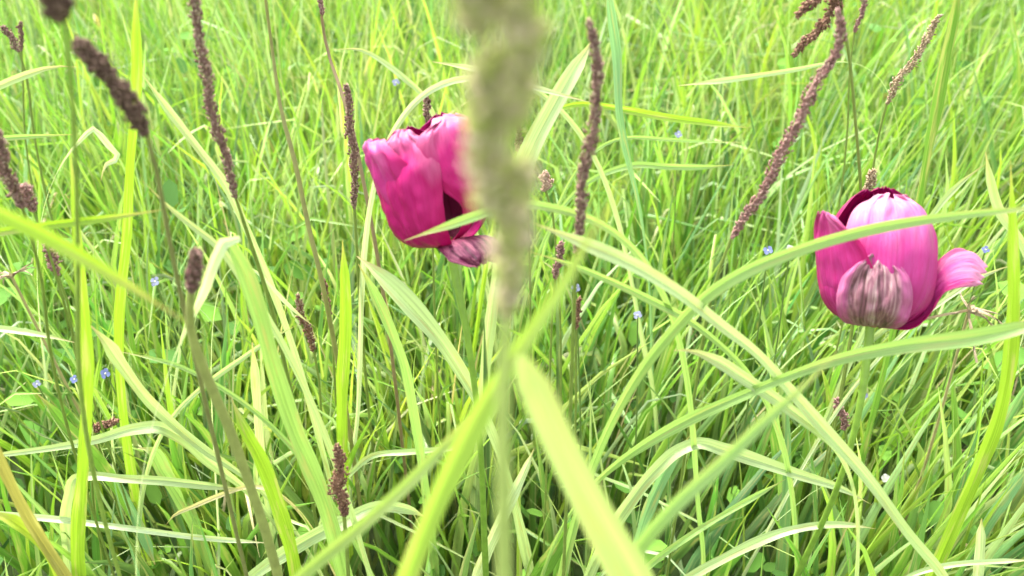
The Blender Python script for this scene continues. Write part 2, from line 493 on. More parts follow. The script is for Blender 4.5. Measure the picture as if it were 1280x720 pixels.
def blade(label, pts, col='green', root='end', twist=0.0, dtw=0.0, fold=0.28, group=None, blunt=False):
    """pts: (px, py, y, width in photo pixels); root: the end that runs down to the soil"""
    Q = []
    for (px, py, y, w) in pts:
        p = P(px, py, y)
        Q.append(list(p) + [(0.85 if w < 32 else 1.0) * w * depth(p) / FPX])
    Q = np.array(Q)
    if root == 'start':
        Q = Q[::-1]
    if root:
        t = norm(Q[-1, :3] - Q[-2, :3])
        if t[2] > -0.1:
            t = norm(np.array([t[0] * 0.6, t[1] * 0.6, -0.4]))
        mid, rt = rooted(Q[-1, :3], t)
        w = Q[-1, 3]
        Q = np.vstack([Q, np.append(mid, w * 0.95), np.append(rt, w * 0.6)])
    n = max(40, 9 * len(Q))
    S = catmull(Q, n)
    pos, w = S[:, :3], np.maximum(S[:, 3], 0.0004)
    T = norm(np.gradient(pos, axis=0))
    view = norm(C[None] - pos)
    side = np.cross(T, view)
    for i in range(1, n):                       # steady side vector along the blade
        if np.dot(side[i], side[i - 1]) < 0: side[i] = -side[i]
    ks = np.array([0.2, 0.6, 1.0, 0.6, 0.2]); ks /= ks.sum()
    pad = np.vstack([side[:1]] * 2 + [side] + [side[-1:]] * 2)
    side = sum(ks[j] * pad[j:j + n] for j in range(5))
    side = norm(side - (side * T).sum(1, keepdims=True) * T)
    nor = norm(np.cross(side, T))
    s = np.linspace(0, 1, n)
    ph = (len(label) * 1.7) % 6.28
    tw = (twist + dtw * (s - 0.4) + 0.22 * np.sin(s * 8 + ph) + 0.12 * np.sin(s * 19 + 2 * ph))[:, None]
    wd = side * np.cos(tw) + nor * np.sin(tw)
    nn = norm(np.cross(wd, T))
    tipk = np.clip(s / 0.012, 0.6, 1) if blunt else np.clip(s / 0.05, 0.12, 1)
    jit = 1 + 0.07 * np.sin(s * 23 + ph) + 0.05 * np.sin(s * 51 + 3 * ph)
    hw = (0.5 * w * tipk * jit)[:, None]
    wav = (0.22 * np.sin(s * 21 + ph) + 0.10 * np.sin(s * 47 + ph))[:, None] * hw
    cols = [-1, -0.5, 0, 0, 0.5, 1]
    rings = np.stack([pos + wd * hw * u - nn * (hw * 2 * fold * (1 - abs(u)) - wav * u) for u in cols], 1)
    f = np.vstack([grid_faces(n, 6)])
    f = f[(f[:, 0] % 6) != 2]                   # the two halves meet at the midrib as a crisp fold
    al = np.zeros((n, 6, 3)); al[..., 0] = np.array(cols); al[..., 1] = s[:, None] * 2 + (0.3 if blunt else 0.0); al[..., 2] = random.random()
    c = np.array(TINT[col]) * random.uniform(0.92, 1.1)
    tint = np.repeat(c[None], n * 6, 0)
    org = pos[-1].copy() if root else pos[0].copy()
    me = make_mesh('grass_blade', (rings - org).reshape(-1, 3), f, M_BLADE, al.reshape(-1, 3), tint)
    return tag(link('grass_blade', me, None, org), label, 'grass blade', group or 'large grass blades in front of the meadow')

B = blade
# left side
B('blurred vivid green blade slanting down from the left edge to the brown bud stalk', [(232, 402, 0.2295, 9.5), (190, 376, 0.2295, 18.1), (130, 338, 0.2253, 20.9), (60, 298, 0.2210, 22.8), (0, 268, 0.2167, 22.8), (-70, 240, 0.2125, 22.8)], 'vivid', 'end', 0.2)
B('thin yellow green blade lying level across the far left, above the vivid slanting one', [(205, 262, .36, 6), (140, 272, .36, 11), (60, 282, .355, 12), (0, 290, .35, 12), (-60, 300, .35, 12)], 'vivid')
B('broad upright vivid green blade at far left rising beside the blue flowers', [(88, 190, 0.3600, 6.0), (94, 270, 0.3700, 15.3), (103, 380, 0.3800, 20.4), (109, 480, 0.3900, 21.2), (104, 580, 0.3950, 20.4), (97, 690, 0.4000, 18.7)], 'vivid', 'end', 0.5, 0.3)
B('yellow green upright blade from the top edge beside the dark tilted seed head', [(170, -30, .46, 9), (170, 40, .46, 14), (171, 100, .46, 14), (163, 200, .46, 15), (158, 300, .46, 15), (150, 380, .46, 15)], 'vivid', 'end', 0.3)
B('pale arched blade tip at the left edge below the blurred top seed head', [(97, 84, .52, 6), (70, 83, .52, 9), (40, 91, .51, 10), (0, 107, .50, 10), (-60, 140, .49, 10)], 'pale')
B('thin level pale blade at the left edge ending at the slim upright stalk', [(96, 168, .58, 4), (50, 170, .57, 7), (0, 173, .56, 8), (-70, 182, .55, 8)], 'light')
B('long straight pale blade slanting down right from the tilted dark seed head', [(170, 82, .50, 4), (205, 130, .50, 11), (245, 182, .50, 12), (280, 228, .50, 12), (310, 290, .50, 11)], 'pale', 'end', 0.3)
B('narrow pale blade slanting down to the folded blade by the oval brown bud', [(178, 226, .40, 3), (215, 262, .40, 9), (250, 290, .40, 10), (272, 307, .40, 10), (300, 345, .40, 10)], 'pale')
B('whitish thin half of a folded blade curving down to the oval brown bud', [(300, 298, .345, 14), (282, 302, .342, 18), (269, 325, .34, 16), (257, 360, .335, 15), (246, 385, .34, 10), (233, 412, .335, 6)], 'whitish', 'end', 0.2, blunt=True)
B('large two-tone green blade folding over at its top and running down to the bottom edge', [(287, 304, 0.3500, 13.6), (302, 330, 0.3500, 22.1), (322, 385, 0.3500, 24.6), (340, 450, 0.3500, 24.6), (368, 535, 0.3550, 24.6), (402, 620, 0.3600, 24.6), (432, 725, 0.3650, 23.8)], 'light', 'end', 0.15, 0.2, 0.5, blunt=True)
B('pale broad blade with blunt tip slanting right beside the vivid upright one', [(110, 404, .40, 12), (128, 422, .40, 19), (152, 456, .405, 18), (180, 494, .41, 16), (215, 529, .42, 14), (255, 562, .425, 12), (300, 592, .43, 8)], 'pale', 'end', 0.2)
B('pale blade bent like a roof between the left edge and the dark stalk', [(-30, 572, .42, 7), (20, 566, .42, 9), (70, 559, .42, 10), (118, 550, .42, 13), (170, 536, .42, 15), (198, 534, .42, 16), (226, 548, .425, 17), (262, 578, .43, 16), (300, 606, .44, 10)], 'pale')
B('level whitish blade bending down sharply at its left end in the lower left', [(304, 612, .42, 7), (255, 607, .42, 12), (200, 601, .42, 13), (150, 598, .42, 13), (112, 595, .42, 13), (94, 598, .42, 13), (86, 620, .42, 14), (83, 680, .43, 14)], 'pale')
B('thin pale blade running level along the lower left under the bent ones', [(338, 679, .42, 5), (250, 672, .42, 8), (150, 659, .42, 9), (70, 649, .42, 9), (0, 643, .42, 9), (-60, 640, .42, 9)], 'whitish')
B('wide pale blade in the lower left rising right past the rusty seed head', [(535, 648, .43, 6), (505, 636, .42, 14), (468, 634, .41, 19), (430, 652, .40, 21), (390, 672, .40, 21), (345, 699, .40, 20), (310, 725, .40, 18)], 'pale', 'end', 0.1)
B('vivid green blade starting behind the dark blurred stalk and leaning down right', [(288, 495, .40, 6), (305, 535, .39, 17), (325, 572, .39, 21), (345, 625, .39, 21), (362, 680, .39, 20), (372, 730, .39, 18)], 'vivid', 'end', 0.3)
B('brown streaked yellowing blade cutting the lower left corner', [(-30, 510, .32, 14), (0, 577, .32, 16), (34, 645, .325, 16), (62, 690, .33, 16), (88, 730, .33, 15)], 'brown', 'end', 0.2)
B('yellow green blade low at the left edge joining the brown streaked one', [(-25, 636, .33, 16), (15, 650, .33, 18), (45, 672, .335, 17), (68, 705, .34, 15), (80, 735, .34, 14)], 'gold', 'end', 0.2)
B('thin straw coloured blade end curling in the lower left below the whitish blade', [(207, 657, .43, 2), (218, 644, .43, 5), (240, 634, .43, 7), (270, 621, .43, 7), (302, 610, .43, 6)], 'straw')
B('short pale blade at the left edge above the blue flowers, pointing right', [(97, 429, .42, 5), (60, 420, .42, 9), (20, 413, .42, 10), (-40, 408, .42, 10)], 'pale')
B('pale bent blade tip behind the tilted dark seed head', [(126, 226, .60, 5), (133, 205, .60, 9), (148, 197, .60, 9), (134, 180, .60, 10), (116, 161, .60, 8), (104, 172, .60, 6)], 'whitish')
B('short upright pale blade just left of the two-tone blade', [(315, 428, .44, 10), (318, 460, .44, 13), (321, 500, .445, 13), (324, 540, .45, 12)], 'pale', 'end', 0.1)
B('thin pale blade rising right from the bent stalk toward the two-tone blade', [(372, 406, .46, 3), (335, 426, .455, 6), (300, 450, .45, 8), (266, 474, .45, 8), (235, 500, .45, 7)], 'pale')
B('slim whitish blade tip leaning over the small reddish seed head', [(334, 352, .45, 5), (355, 376, .45, 7), (378, 397, .45, 6), (394, 409, .45, 3)], 'whitish', 'start')
B('thin level blade between the blunt pale blade and the dark stalk', [(152, 440, .42, 4), (190, 448, .42, 6), (225, 458, .42, 7), (252, 471, .42, 7)], 'light')
B('green blade with a browned tip among the lower left grass', [(46, 492, .44, 8), (62, 507, .44, 12), (85, 535, .44, 16), (110, 560, .44, 17), (140, 600, .45, 16)], 'green', 'end', 0.2)
B('broad green blade bending over at lower left between two level pale ones', [(172, 560, .46, 10), (186, 562, .46, 18), (206, 590, .46, 22), (232, 632, .46, 20), (252, 680, .46, 16)], 'light', 'end', 0.3)
B('soft blue green blade slanting down at lower left under the level whitish one', [(150, 606, .43, 8), (164, 636, .43, 14), (180, 672, .43, 15), (194, 706, .43, 10)], 'blue', 'start', 0.4)
# centre
B('big blurred vivid blade leaning left at the bottom centre, yellowing toward its tip', [(792, 205, 0.1813, 6.4), (765, 255, 0.1776, 11.2), (735, 300, 0.1739, 15.2), (705, 355, 0.1702, 18.4), (665, 415, 0.1665, 23.2), (622, 480, 0.1643, 28.8), (585, 548, 0.1628, 32.0), (548, 625, 0.1628, 31.2), (508, 725, 0.1628, 28.8)], 'lime', 'end', 0.2)
B('big blurred pale olive blade with a torn blunt tip slanting to the bottom centre', [(652, 446, 0.1591, 30), (662, 470, 0.1591, 40), (690, 535, 0.1613, 43.2), (722, 600, 0.1628, 46.4), (757, 665, 0.1643, 48.0), (795, 735, 0.1665, 48.0)], 'cream', 'end', 0.1, 0.2, 0.35, blunt=True)
B('blurred green blade rising right from the base of the pale olive blade', [(1062, 425, 0.2106, 3.4), (1010, 478, 0.2067, 10.2), (955, 528, 0.2028, 16.1), (900, 582, 0.1950, 21.2), (845, 632, 0.1872, 23.8), (800, 685, 0.1833, 25.5), (770, 735, 0.1794, 25.5)], 'light', 'end', 0.2)
B('blurred dull olive blade at bottom left of centre crossing behind the vivid one', [(600, 500, 0.2028, 8.0), (560, 552, 0.2028, 17.6), (510, 605, 0.1989, 20.0), (455, 655, 0.1950, 20.0), (395, 705, 0.1950, 19.2), (350, 745, 0.1950, 17.6)], 'olive', 'end', 0.2)
B('wide pale yellow blade below the pink tulip with the drooping petal', [(446, 320, .47, 12), (462, 332, .465, 24), (490, 356, .46, 29), (520, 388, .455, 29), (553, 428, .45, 24), (580, 470, .45, 18)], 'pale', 'end', 0.1)
B('green blade hanging from the same bend as the wide pale yellow one', [(448, 330, .47, 9), (466, 362, .47, 14), (488, 410, .47, 16), (505, 455, .475, 16), (516, 510, .48, 15)], 'light', 'end', 0.3)
B('short blade crossing the bottom of the tulip with the drooping petal', [(505, 301, .365, 5), (530, 292, .365, 12), (560, 282, .36, 15), (600, 268, .355, 15), (650, 255, .35, 13), (700, 262, .36, 12)], 'light', 'end', 0.2)
B('bright green upright blade left of the tulip with the drooping petal', [(428, 300, .47, 8), (431, 350, .47, 16), (432, 410, .475, 18), (428, 480, .48, 17)], 'vivid', 'end', 0.3)
B('long pale blade crossing from the blurred seed clusters to the lower right corner', [(655, 274, .34, 6), (690, 288, .34, 14), (735, 306, .34, 19), (790, 330, .345, 20), (850, 366, .35, 20), (900, 405, .355, 18), (950, 445, .36, 15), (990, 490, .36, 16), (1026, 531, .36, 19), (1085, 598, .36, 18), (1135, 666, .36, 16), (1180, 722, .36, 14)], 'pale', 'end', 0.15, 0.2)
B('slender pale blade just under the long crossing blade, right of the blurred stem', [(660, 314, .38, 5), (705, 328, .38, 9), (760, 350, .385, 11), (812, 375, .39, 12), (858, 399, .395, 10), (910, 440, .40, 9)], 'light')
B('wide pale yellow blade leaning behind the thin purple seed head near the top', [(748, 38, .62, 5), (735, 60, .62, 14), (715, 92, .61, 24), (690, 135, .60, 28), (665, 182, .59, 27), (643, 240, .58, 24), (630, 300, .57, 20)], 'pale', 'end', 0.1)
B('bluish pale upright blade from the top edge right of the thin purple seed head', [(757, -40, .66, 12), (763, 10, .66, 14), (771, 70, .66, 14), (774, 140, .65, 12), (784, 195, .65, 9), (795, 240, .65, 6)], 'blue')
B('short pale blade lying level in the gap right of the blurred clusters', [(738, 128, .52, 4), (715, 122, .52, 8), (690, 115, .52, 9), (660, 107, .52, 9), (610, 98, .52, 9)], 'whitish')
B('short pale blade level at upper middle left of the blurred clusters', [(540, 77, .62, 6), (560, 80, .62, 10), (583, 84, .62, 10), (630, 95, .62, 9)], 'pale')
B('arched pale blade above the tulip with the drooping petal', [(416, 62, .70, 3), (450, 62, .70, 6), (480, 78, .69, 8), (508, 100, .68, 9), (528, 118, .68, 7), (545, 150, .68, 7)], 'pale')
B('thin level yellow green blade at upper right centre, highest of three level ones', [(936, 160, .70, 4), (890, 154, .69, 10), (830, 146, .68, 11), (775, 136, .67, 9), (730, 130, .66, 8)], 'vivid')
B('thin level blade at right centre, lowest of three level ones', [(918, 206, .70, 3), (880, 209, .70, 7), (830, 208, .69, 10), (796, 206, .69, 10), (760, 215, .68, 8)], 'light')
B('very thin level blade at right centre, middle one of three', [(930, 178, .72, 2), (880, 177, .72, 4), (830, 174, .71, 5), (785, 172, .70, 5)], 'light')
B('pale blade standing behind the stem of the blurred seed clusters near the bottom', [(668, 560, .44, 5), (655, 590, .44, 12), (637, 628, .44, 16), (618, 670, .44, 17), (595, 725, .44, 17)], 'whitish', 'end', 0.2)
B('broad green blade leaning right at the bottom edge beside the pale olive blade', [(728, 640, .43, 10), (712, 662, .43, 22), (690, 695, .43, 24), (668, 728, .43, 24)], 'green', 'end', 0.2)
B('level pale blade low in the middle left of the blurred vivid one', [(600, 556, .50, 4), (560, 561, .50, 8), (510, 565, .49, 9), (465, 570, .49, 8), (440, 590, .49, 7)], 'pale')
# right side
B('long green blade crossing in front of the tulip with the brown withered petal', [(1340, 255, .35, 8), (1280, 261, .35, 9), (1210, 268, .35, 11), (1150, 276, .35, 13), (1090, 287, .35, 17), (1030, 303, .35, 19), (975, 322, .35, 20), (925, 344, .35, 20), (880, 374, .355, 19), (845, 410, .36, 17)], 'light', 'end', 0.15)
B('long green blade sweeping level under the tulip with the brown withered petal', [(1350, 395, .34, 20), (1280, 409, .34, 22), (1210, 423, .34, 23), (1130, 433, .345, 22), (1050, 449, .35, 19), (985, 471, .355, 14), (930, 494, .36, 16), (855, 528, .37, 17), (785, 570, .38, 12), (748, 600, .39, 8)], 'light', 'end', 0.15)
B('pale blade with rounded tip slanting down to the crossing of the long blades', [(842, 438, .36, 9), (860, 438, .36, 16), (890, 448, .36, 18), (930, 473, .36, 19), (975, 503, .36, 18), (1015, 533, .36, 13), (1040, 556, .37, 9)], 'pale', 'end', 0.2)
B('arched pale blade bent like a knee right of the bottom centre', [(1090, 631, .41, 3), (1052, 611, .41, 10), (998, 593, .41, 16), (945, 575, .41, 18), (905, 562, .41, 18), (872, 554, .41, 18), (850, 562, .41, 19), (818, 590, .41, 19), (785, 632, .41, 18), (755, 680, .415, 17)], 'pale', 'end', 0.15)
B('blue green blade beside the leg of the knee shaped blade', [(862, 545, .43, 6), (845, 568, .43, 15), (825, 605, .43, 18), (808, 645, .43, 17), (795, 690, .43, 15)], 'blue', 'end', 0.3)
B('low arched pale blade at the lower right, level along its top', [(1095, 661, .40, 3), (1060, 656, .40, 9), (1020, 657, .40, 11), (984, 664, .40, 12), (945, 678, .40, 13), (905, 698, .40, 14), (862, 722, .40, 14)], 'pale', 'end', 0.1)
B('thin pale blade rising right under the knee shaped blade', [(982, 599, .41, 3), (950, 617, .41, 8), (910, 640, .41, 9), (865, 668, .41, 9), (820, 700, .41, 9)], 'light')
B('vivid green upright blade near the right edge bending down to the lower corner', [(1263, 200, .40, 8), (1266, 290, .40, 15), (1267, 380, .40, 19), (1260, 470, .40, 20), (1246, 530, .40, 20), (1222, 590, .40, 20), (1198, 645, .40, 19), (1170, 710, .40, 18)], 'vivid', 'end', 0.3)
B('dark green tall stem-like blade from the top edge at right', [(1202, -40, .52, 12), (1195, 10, .52, 15), (1183, 70, .52, 16), (1172, 130, .52, 15), (1160, 190, .52, 13), (1150, 250, .52, 12)], 'green', 'end', 0.4)
B('thin pale blade level behind the drooping purple seed head near the top', [(1040, 78, .70, 3), (1000, 86, .70, 7), (950, 94, .70, 8), (900, 101, .70, 8), (848, 107, .70, 6)], 'pale', 'start')
B('short pale upright blade at the bottom edge near the right corner', [(1227, 648, .41, 8), (1226, 672, .41, 13), (1224, 700, .41, 13), (1222, 730, .41, 13)], 'whitish', 'end', 0.1)
B('pale blade leaning right behind the vivid upright one near the right corner', [(1285, 580, .45, 8), (1268, 608, .45, 15), (1245, 640, .45, 17), (1222, 675, .45, 14)], 'blue', 'end', 0.2)
B('thin pale blade along the bottom edge at the far right', [(1290, 700, .38, 8), (1240, 702, .38, 8), (1190, 706, .38, 8), (1150, 715, .38, 7), (1110, 735, .38, 7)], 'pale')
B('pale folded blade behind the outward curling petal at the right edge', [(1232, 190, .62, 6), (1238, 225, .62, 13), (1250, 265, .62, 14), (1275, 300, .62, 12)], 'pale')
B('slim blade leaning left behind the top of the tulip with the withered petal', [(1232, 205, .55, 3), (1205, 225, .55, 8), (1180, 250, .55, 9), (1155, 285, .55, 9)], 'pale')
B('pale short blade leaning right below the curled petal at the right edge', [(1270, 330, .46, 4), (1240, 340, .46, 7), (1215, 352, .46, 8), (1185, 372, .46, 7)], 'whitish')

# ------------------------------------------------------------------ stalks and seed heads
def tube(path, radii, sides=7):
    n = len(path)
    T = norm(np.gradient(path, axis=0))
    a = norm(np.cross(T, np.array([0.31, 0.93, 0.2])))
    b = np.cross(T, a)
    an = np.linspace(0, 2 * np.pi, sides + 1)[:-1]
    V = path[:, None] + (a[:, None] * np.cos(an)[None, :, None] + b[:, None] * np.sin(an)[None, :, None]) * np.asarray(radii)[:, None, None]
    F = []
    for i in range(n - 1):
        for j in range(sides):
            F.append((i * sides + j, i * sides + (j + 1) % sides, (i + 1) * sides + (j + 1) % sides, (i + 1) * sides + j))
    return V.reshape(-1, 3), np.array(F)

def spike(path, width, n, cols, seed, loose=0.5, slen=0.0032, core=0.2):
    """a dense spike of pointed spikelets round a path (base first); width per sample"""
    r = np.random.default_rng(seed)
    k = len(path)
    L_ = np.concatenate([[0], np.cumsum(np.linalg.norm(np.diff(path, axis=0), axis=1))])
    T = norm(np.gradient(path, axis=0))
    a = norm(np.cross(T, np.array([0.31, 0.93, 0.2]))); b = np.cross(T, a)
    V, F, Tn = [], [], []
    cv, cf = tube(path, width * core, 6)
    V.append(cv); F.append(cf[:, [0, 1, 2]]); F.append(cf[:, [0, 2, 3]])
    Tn.append(np.repeat(np.array(cols[0])[None], len(cv), 0))
    off = len(cv)
    for i in range(n):
        s = (i + r.random()) / n
        f = s * (k - 1); j = int(min(k - 2, f)); q = f - j
        c = path[j] * (1 - q) + path[j + 1] * q
        w = (width[j] * (1 - q) + width[j + 1] * q) * 0.5
        an = i * 2.39996 + r.normal(0, 0.3)
        rad = a[j] * math.cos(an) + b[j] * math.sin(an)
        out = r.uniform(0.25, 0.25 + loose)
        dr = norm(T[j] * (1 - 0.35 * out) + rad * out + r.normal(0, 0.16, 3))
        ln = slen * r.uniform(0.7, 1.35)
        wd = ln * r.uniform(0.22, 0.34)
        sd = np.cross(dr, rad); sd = norm(sd); n2 = np.cross(sd, dr)
        p0 = c + rad * w * r.uniform(0.15, 0.80)
        m = p0 + dr * ln * 0.42
        vv = np.array([p0, m + sd * wd, m + n2 * wd, m - sd * wd, m - n2 * wd, p0 + dr * ln])
        V.append(vv)
        F.append(np.array([(0, 2, 1), (0, 3, 2), (0, 4, 3), (0, 1, 4), (5, 1, 2), (5, 2, 3), (5, 3, 4), (5, 4, 1)]) + off)
        col = np.array(cols[r.integers(0, len(cols))]) * r.uniform(0.8, 1.25)
        Tn.append(np.repeat(col[None], 6, 0))
        off += 6
    return np.vstack(V), np.vstack(F), np.vstack(Tn)

PURPLE = [(0.27, 0.16, 0.13), (0.21, 0.12, 0.10), (0.33, 0.21, 0.17), (0.36, 0.27, 0.19)]
PINKISH = [(0.33, 0.19, 0.165), (0.27, 0.14, 0.125), (0.40, 0.26, 0.22)]
DARK = [(0.16, 0.105, 0.075), (0.21, 0.135, 0.10), (0.13, 0.08, 0.06)]
OLIVE = [(0.48, 0.52, 0.17), (0.60, 0.52, 0.30), (0.46, 0.51, 0.14), (0.62, 0.52, 0.36)]
TAN = [(0.42, 0.32, 0.20), (0.34, 0.24, 0.15), (0.5, 0.40, 0.27)]
RUST = [(0.27, 0.145, 0.095), (0.21, 0.11, 0.08), (0.33, 0.20, 0.13)]
stem_seed = [100]

def stalk_mesh(Q, col, org):
    S = catmull(Q, max(16, 5 * len(Q)))
    v, f = tube(S[:, :3], np.maximum(S[:, 3], 0.0004))
    return make_mesh('stem', v - org, f, M_STALK, None, np.repeat(np.array(col)[None], len(v), 0))

def seed_grass(label, heads, stem, cols=PURPLE, stem_col=(0.19, 0.25, 0.05), name='foxtail_grass', n=230, loose=0.5,
               slen=0.0032, cat='seed head', blunt=False, group='grass seed heads above the meadow'):
    """heads: lists of (px, py, y, width px) from base to tip; stem: (px, py, y, width px) from the head down"""
    st = []
    for (px, py, y, w) in stem:
        p = P(px, py, y); st.append(list(p) + [0.5 * w * depth(p) / FPX])
    st = np.array(st)
    t = norm(st[-1, :3] - st[-2, :3])
    if t[2] > -0.2: t = norm(np.array([t[0] * .4, t[1] * .4, -0.6]))
    mid, root = rooted(st[-1, :3], t, 0.25)
    st = np.vstack([st, np.append(mid, st[-1, 3]), np.append(root, st[-1, 3] * 1.15)])
    e = bpy.data.objects.new(name, None)
    e.empty_display_size = 0.02
    scene.collection.objects.link(e)
    e.location = root
    tag(e, label, cat, group)
    link('stem', stalk_mesh(st, stem_col, root), e)
    for h in heads:
        H = []
        for (px, py, y, w) in h:
            p = P(px, py, y); H.append(list(p) + [w * depth(p) / FPX])
        S = catmull(np.array(H), 26)
        wid = np.maximum(S[:, 3], 0.0008)
        s = np.linspace(0, 1, 26)
        if not blunt:                                # spikes are never quite straight
            sd_ = norm(np.cross(norm(np.gradient(S[:, :3], axis=0)), norm(C[None] - S[:, :3])))
            S[:, :3] += sd_ * (wid * (0.15 * np.sin(s * 8 + stem_seed[0]) + 0.07 * np.sin(s * 19 + stem_seed[0] * 2)) * np.sin(s * np.pi) ** 0.5)[:, None]
        wid = wid * np.clip(s / 0.06 + 0.35, 0, 1) * np.clip((1 - s) / (0.05 if blunt else 0.14) + 0.25, 0, 1)
        k_ = stem_seed[0]
        wid *= 0.84 * (1 + 0.16 * np.sin(s * 23 + k_) + 0.14 * np.sin(s * 11 + 2.1 * k_) + 0.10 * np.sin(s * 47 + k_))
        stem_seed[0] += 1
        v, f, tn = spike(S[:, :3], wid, int(n * 2.4), cols, stem_seed[0], loose, slen * 0.75)
        link('seed_head', make_mesh('seed_head', v - root, f, M_SEED, None, tn, smooth=False), e)
    return e

G = seed_grass
# the blurred flowering grass just before the lens
G('large blurred brownish grass flower with several clusters standing closest to the lens',
  [[(634, 400, .126, 12), (635, 365, .125, 32), (640, 310, .124, 44), (648, 258, .123, 40), (656, 205, .122, 20)],
   [(630, 272, .123, 14), (616, 250, .122, 38), (606, 200, .121, 52), (607, 130, .120, 52), (609, 75, .119, 32)],
   [(642, 165, .120, 22), (645, 120, .119, 52), (650, 65, .118, 66), (650, 10, .118, 64), (648, -60, .117, 40)],
   [(604, 50, .120, 20), (592, 15, .119, 46), (590, -40, .118, 50), (592, -90, .118, 26)]],
  [(645, -40, .118, 8), (640, 100, .121, 11), (636, 250, .124, 13), (632, 400, .127, 16), (629, 520, .130, 19), (630, 640, .133, 20), (631, 730, .136, 20)],
  OLIVE, (0.40, 0.48, 0.14), 'flowering_grass', 120, 1.0, 0.0034, blunt=True)
G('dark brown tilted seed head in the upper left, tip pointing up left',
  [[(184, 172, .31, 16), (170, 145, .31, 33), (150, 112, .31, 34), (125, 82, .31, 32), (97, 54, .31, 24)]],
  [(184, 170, .31, 5), (196, 215, .315, 6), (208, 280, .32, 6), (222, 350, .325, 6), (240, 430, .33, 6)], DARK, (0.20, 0.20, 0.07), n=300, blunt=True)
G('blurred dark seed head cut off by the top edge near the left corner',
  [[(80, 28, .25, 22), (72, 12, .25, 44), (66, -20, .25, 50), (60, -60, .25, 40)]],
  [(80, 26, .25, 6), (90, 120, .27, 6), (97, 300, .30, 6), (100, 480, .32, 6)], DARK, (0.24, 0.33, 0.06), n=240, blunt=True)
G('long thin purple seed head hanging from the top edge, second clump from the left',
  [[(295, 250, .42, 7), (286, 215, .42, 17), (272, 170, .42, 21), (260, 125, .42, 17), (262, 90, .42, 20), (252, 55, .42, 19), (244, 10, .42, 16), (240, -30, .42, 12)]],
  [(295, 248, .42, 4), (312, 300, .425, 5), (335, 370, .43, 5), (350, 430, .44, 5)], PURPLE, n=320, loose=0.35)
G('purple seed head at the left edge halfway up', [[(28, 262, .38, 8), (15, 235, .38, 18), (6, 200, .38, 20), (-4, 165, .38, 12)]],
  [(28, 260, .38, 4), (40, 300, .385, 4), (52, 350, .39, 4), (60, 420, .40, 4)], PURPLE, n=180)
G('small purple seed head beside the left edge one, above the slanting vivid blade', [[(42, 266, .40, 6), (36, 250, .40, 18), (30, 234, .40, 14)]],
  [(42, 264, .40, 3), (52, 290, .40, 3), (62, 318, .40, 3), (80, 380, .41, 3)], PINKISH, n=110)
G('tiny reddish seed head under the slanting vivid blade near the left edge', [[(72, 345, .43, 5), (66, 326, .43, 16), (58, 308, .43, 12)]],
  [(72, 343, .43, 3), (82, 370, .43, 3), (92, 430, .44, 3)], PINKISH, n=90)
G('small dark seed head far back in the upper left corner', [[(24, 66, .75, 5), (14, 48, .75, 12), (4, 34, .75, 8)]],
  [(24, 65, .75, 3), (34, 100, .75, 3), (40, 150, .75, 3)], PURPLE, n=90)
G('slim upright seed head far back beside the upper left corner', [[(27, 64, .80, 4), (26, 45, .80, 8), (26, 28, .80, 5)]],
  [(27, 62, .80, 2.5), (29, 110, .80, 2.5), (30, 150, .80, 2.5)], PURPLE, n=70)
G('short purple brown seed head standing just left of the higher tulip',
  [[(443, 262, .52, 6), (442, 225, .52, 13), (440, 175, .52, 16), (438, 140, .52, 15), (433, 108, .52, 9)]],
  [(443, 260, .52, 4), (446, 310, .52, 4), (450, 380, .525, 4)], PURPLE, n=220, loose=0.4)
G('small purple seed head tip showing above the higher tulip', [[(538, 165, .56, 5), (535, 145, .56, 11), (533, 122, .56, 6)]],
  [(538, 160, .56, 3), (540, 220, .56, 3), (541, 300, .56, 3)], PURPLE, n=80)
G('small purple seed head glimpsed between the blurred clusters', [[(656, 210, .60, 5), (650, 185, .60, 11), (648, 158, .60, 6)]],
  [(656, 208, .60, 3), (660, 260, .60, 3), (662, 330, .60, 3)], PURPLE, n=80)
G('thin brown purple seed head upright right of the blurred clusters',
  [[(720, 318, .36, 10), (724, 285, .36, 17), (730, 235, .36, 20), (738, 180, .36, 20), (744, 120, .36, 20), (744, 70, .36, 18), (737, 28, .36, 11)]],
  [(720, 316, .36, 5), (718, 370, .365, 5), (716, 430, .37, 5)], PURPLE, n=320, loose=0.35)
G('small pinkish seed head low between the blurred stem and the thin purple one', [[(694, 350, .46, 5), (698, 328, .46, 12), (702, 305, .46, 8)]],
  [(694, 348, .46, 3), (690, 400, .46, 3), (688, 450, .46, 3)], PINKISH, n=80)
G('small reddish seed head below the thin brown purple one', [[(720, 412, .50, 4), (721, 395, .50, 9), (724, 374, .50, 5)]],
  [(720, 410, .50, 3), (720, 440, .50, 3), (720, 480, .50, 3)], RUST, n=70)
G('long drooping purple seed head in the upper right, hooked over at its top',
  [[(914, 300, .42, 6), (932, 272, .42, 17), (952, 238, .42, 18), (968, 205, .42, 20), (985, 170, .42, 23), (1003, 140, .42, 24), (1022, 108, .42, 22), (1042, 76, .42, 18), (1051, 46, .42, 16), (1048, 14, .42, 10)]],
  [(914, 298, .42, 4), (900, 335, .42, 4), (885, 390, .425, 4), (875, 450, .43, 4)], PINKISH, n=360, loose=0.35)
G('reddish forked grass flower at the top edge beside the drooping seed head',
  [[(1046, 2, .50, 10), (1030, 30, .50, 16), (1012, 45, .50, 14), (993, 68, .50, 5)], [(1040, -20, .50, 10), (1022, -5, .50, 14), (1008, 8, .50, 12), (997, 20, .50, 5)],
   [(1048, 20, .50, 12), (1046, -5, .50, 24), (1044, -40, .50, 16)]],
  [(1048, -10, .50, 4), (1060, 60, .50, 4), (1070, 160, .50, 4), (1075, 220, .50, 4)], RUST, n=110)
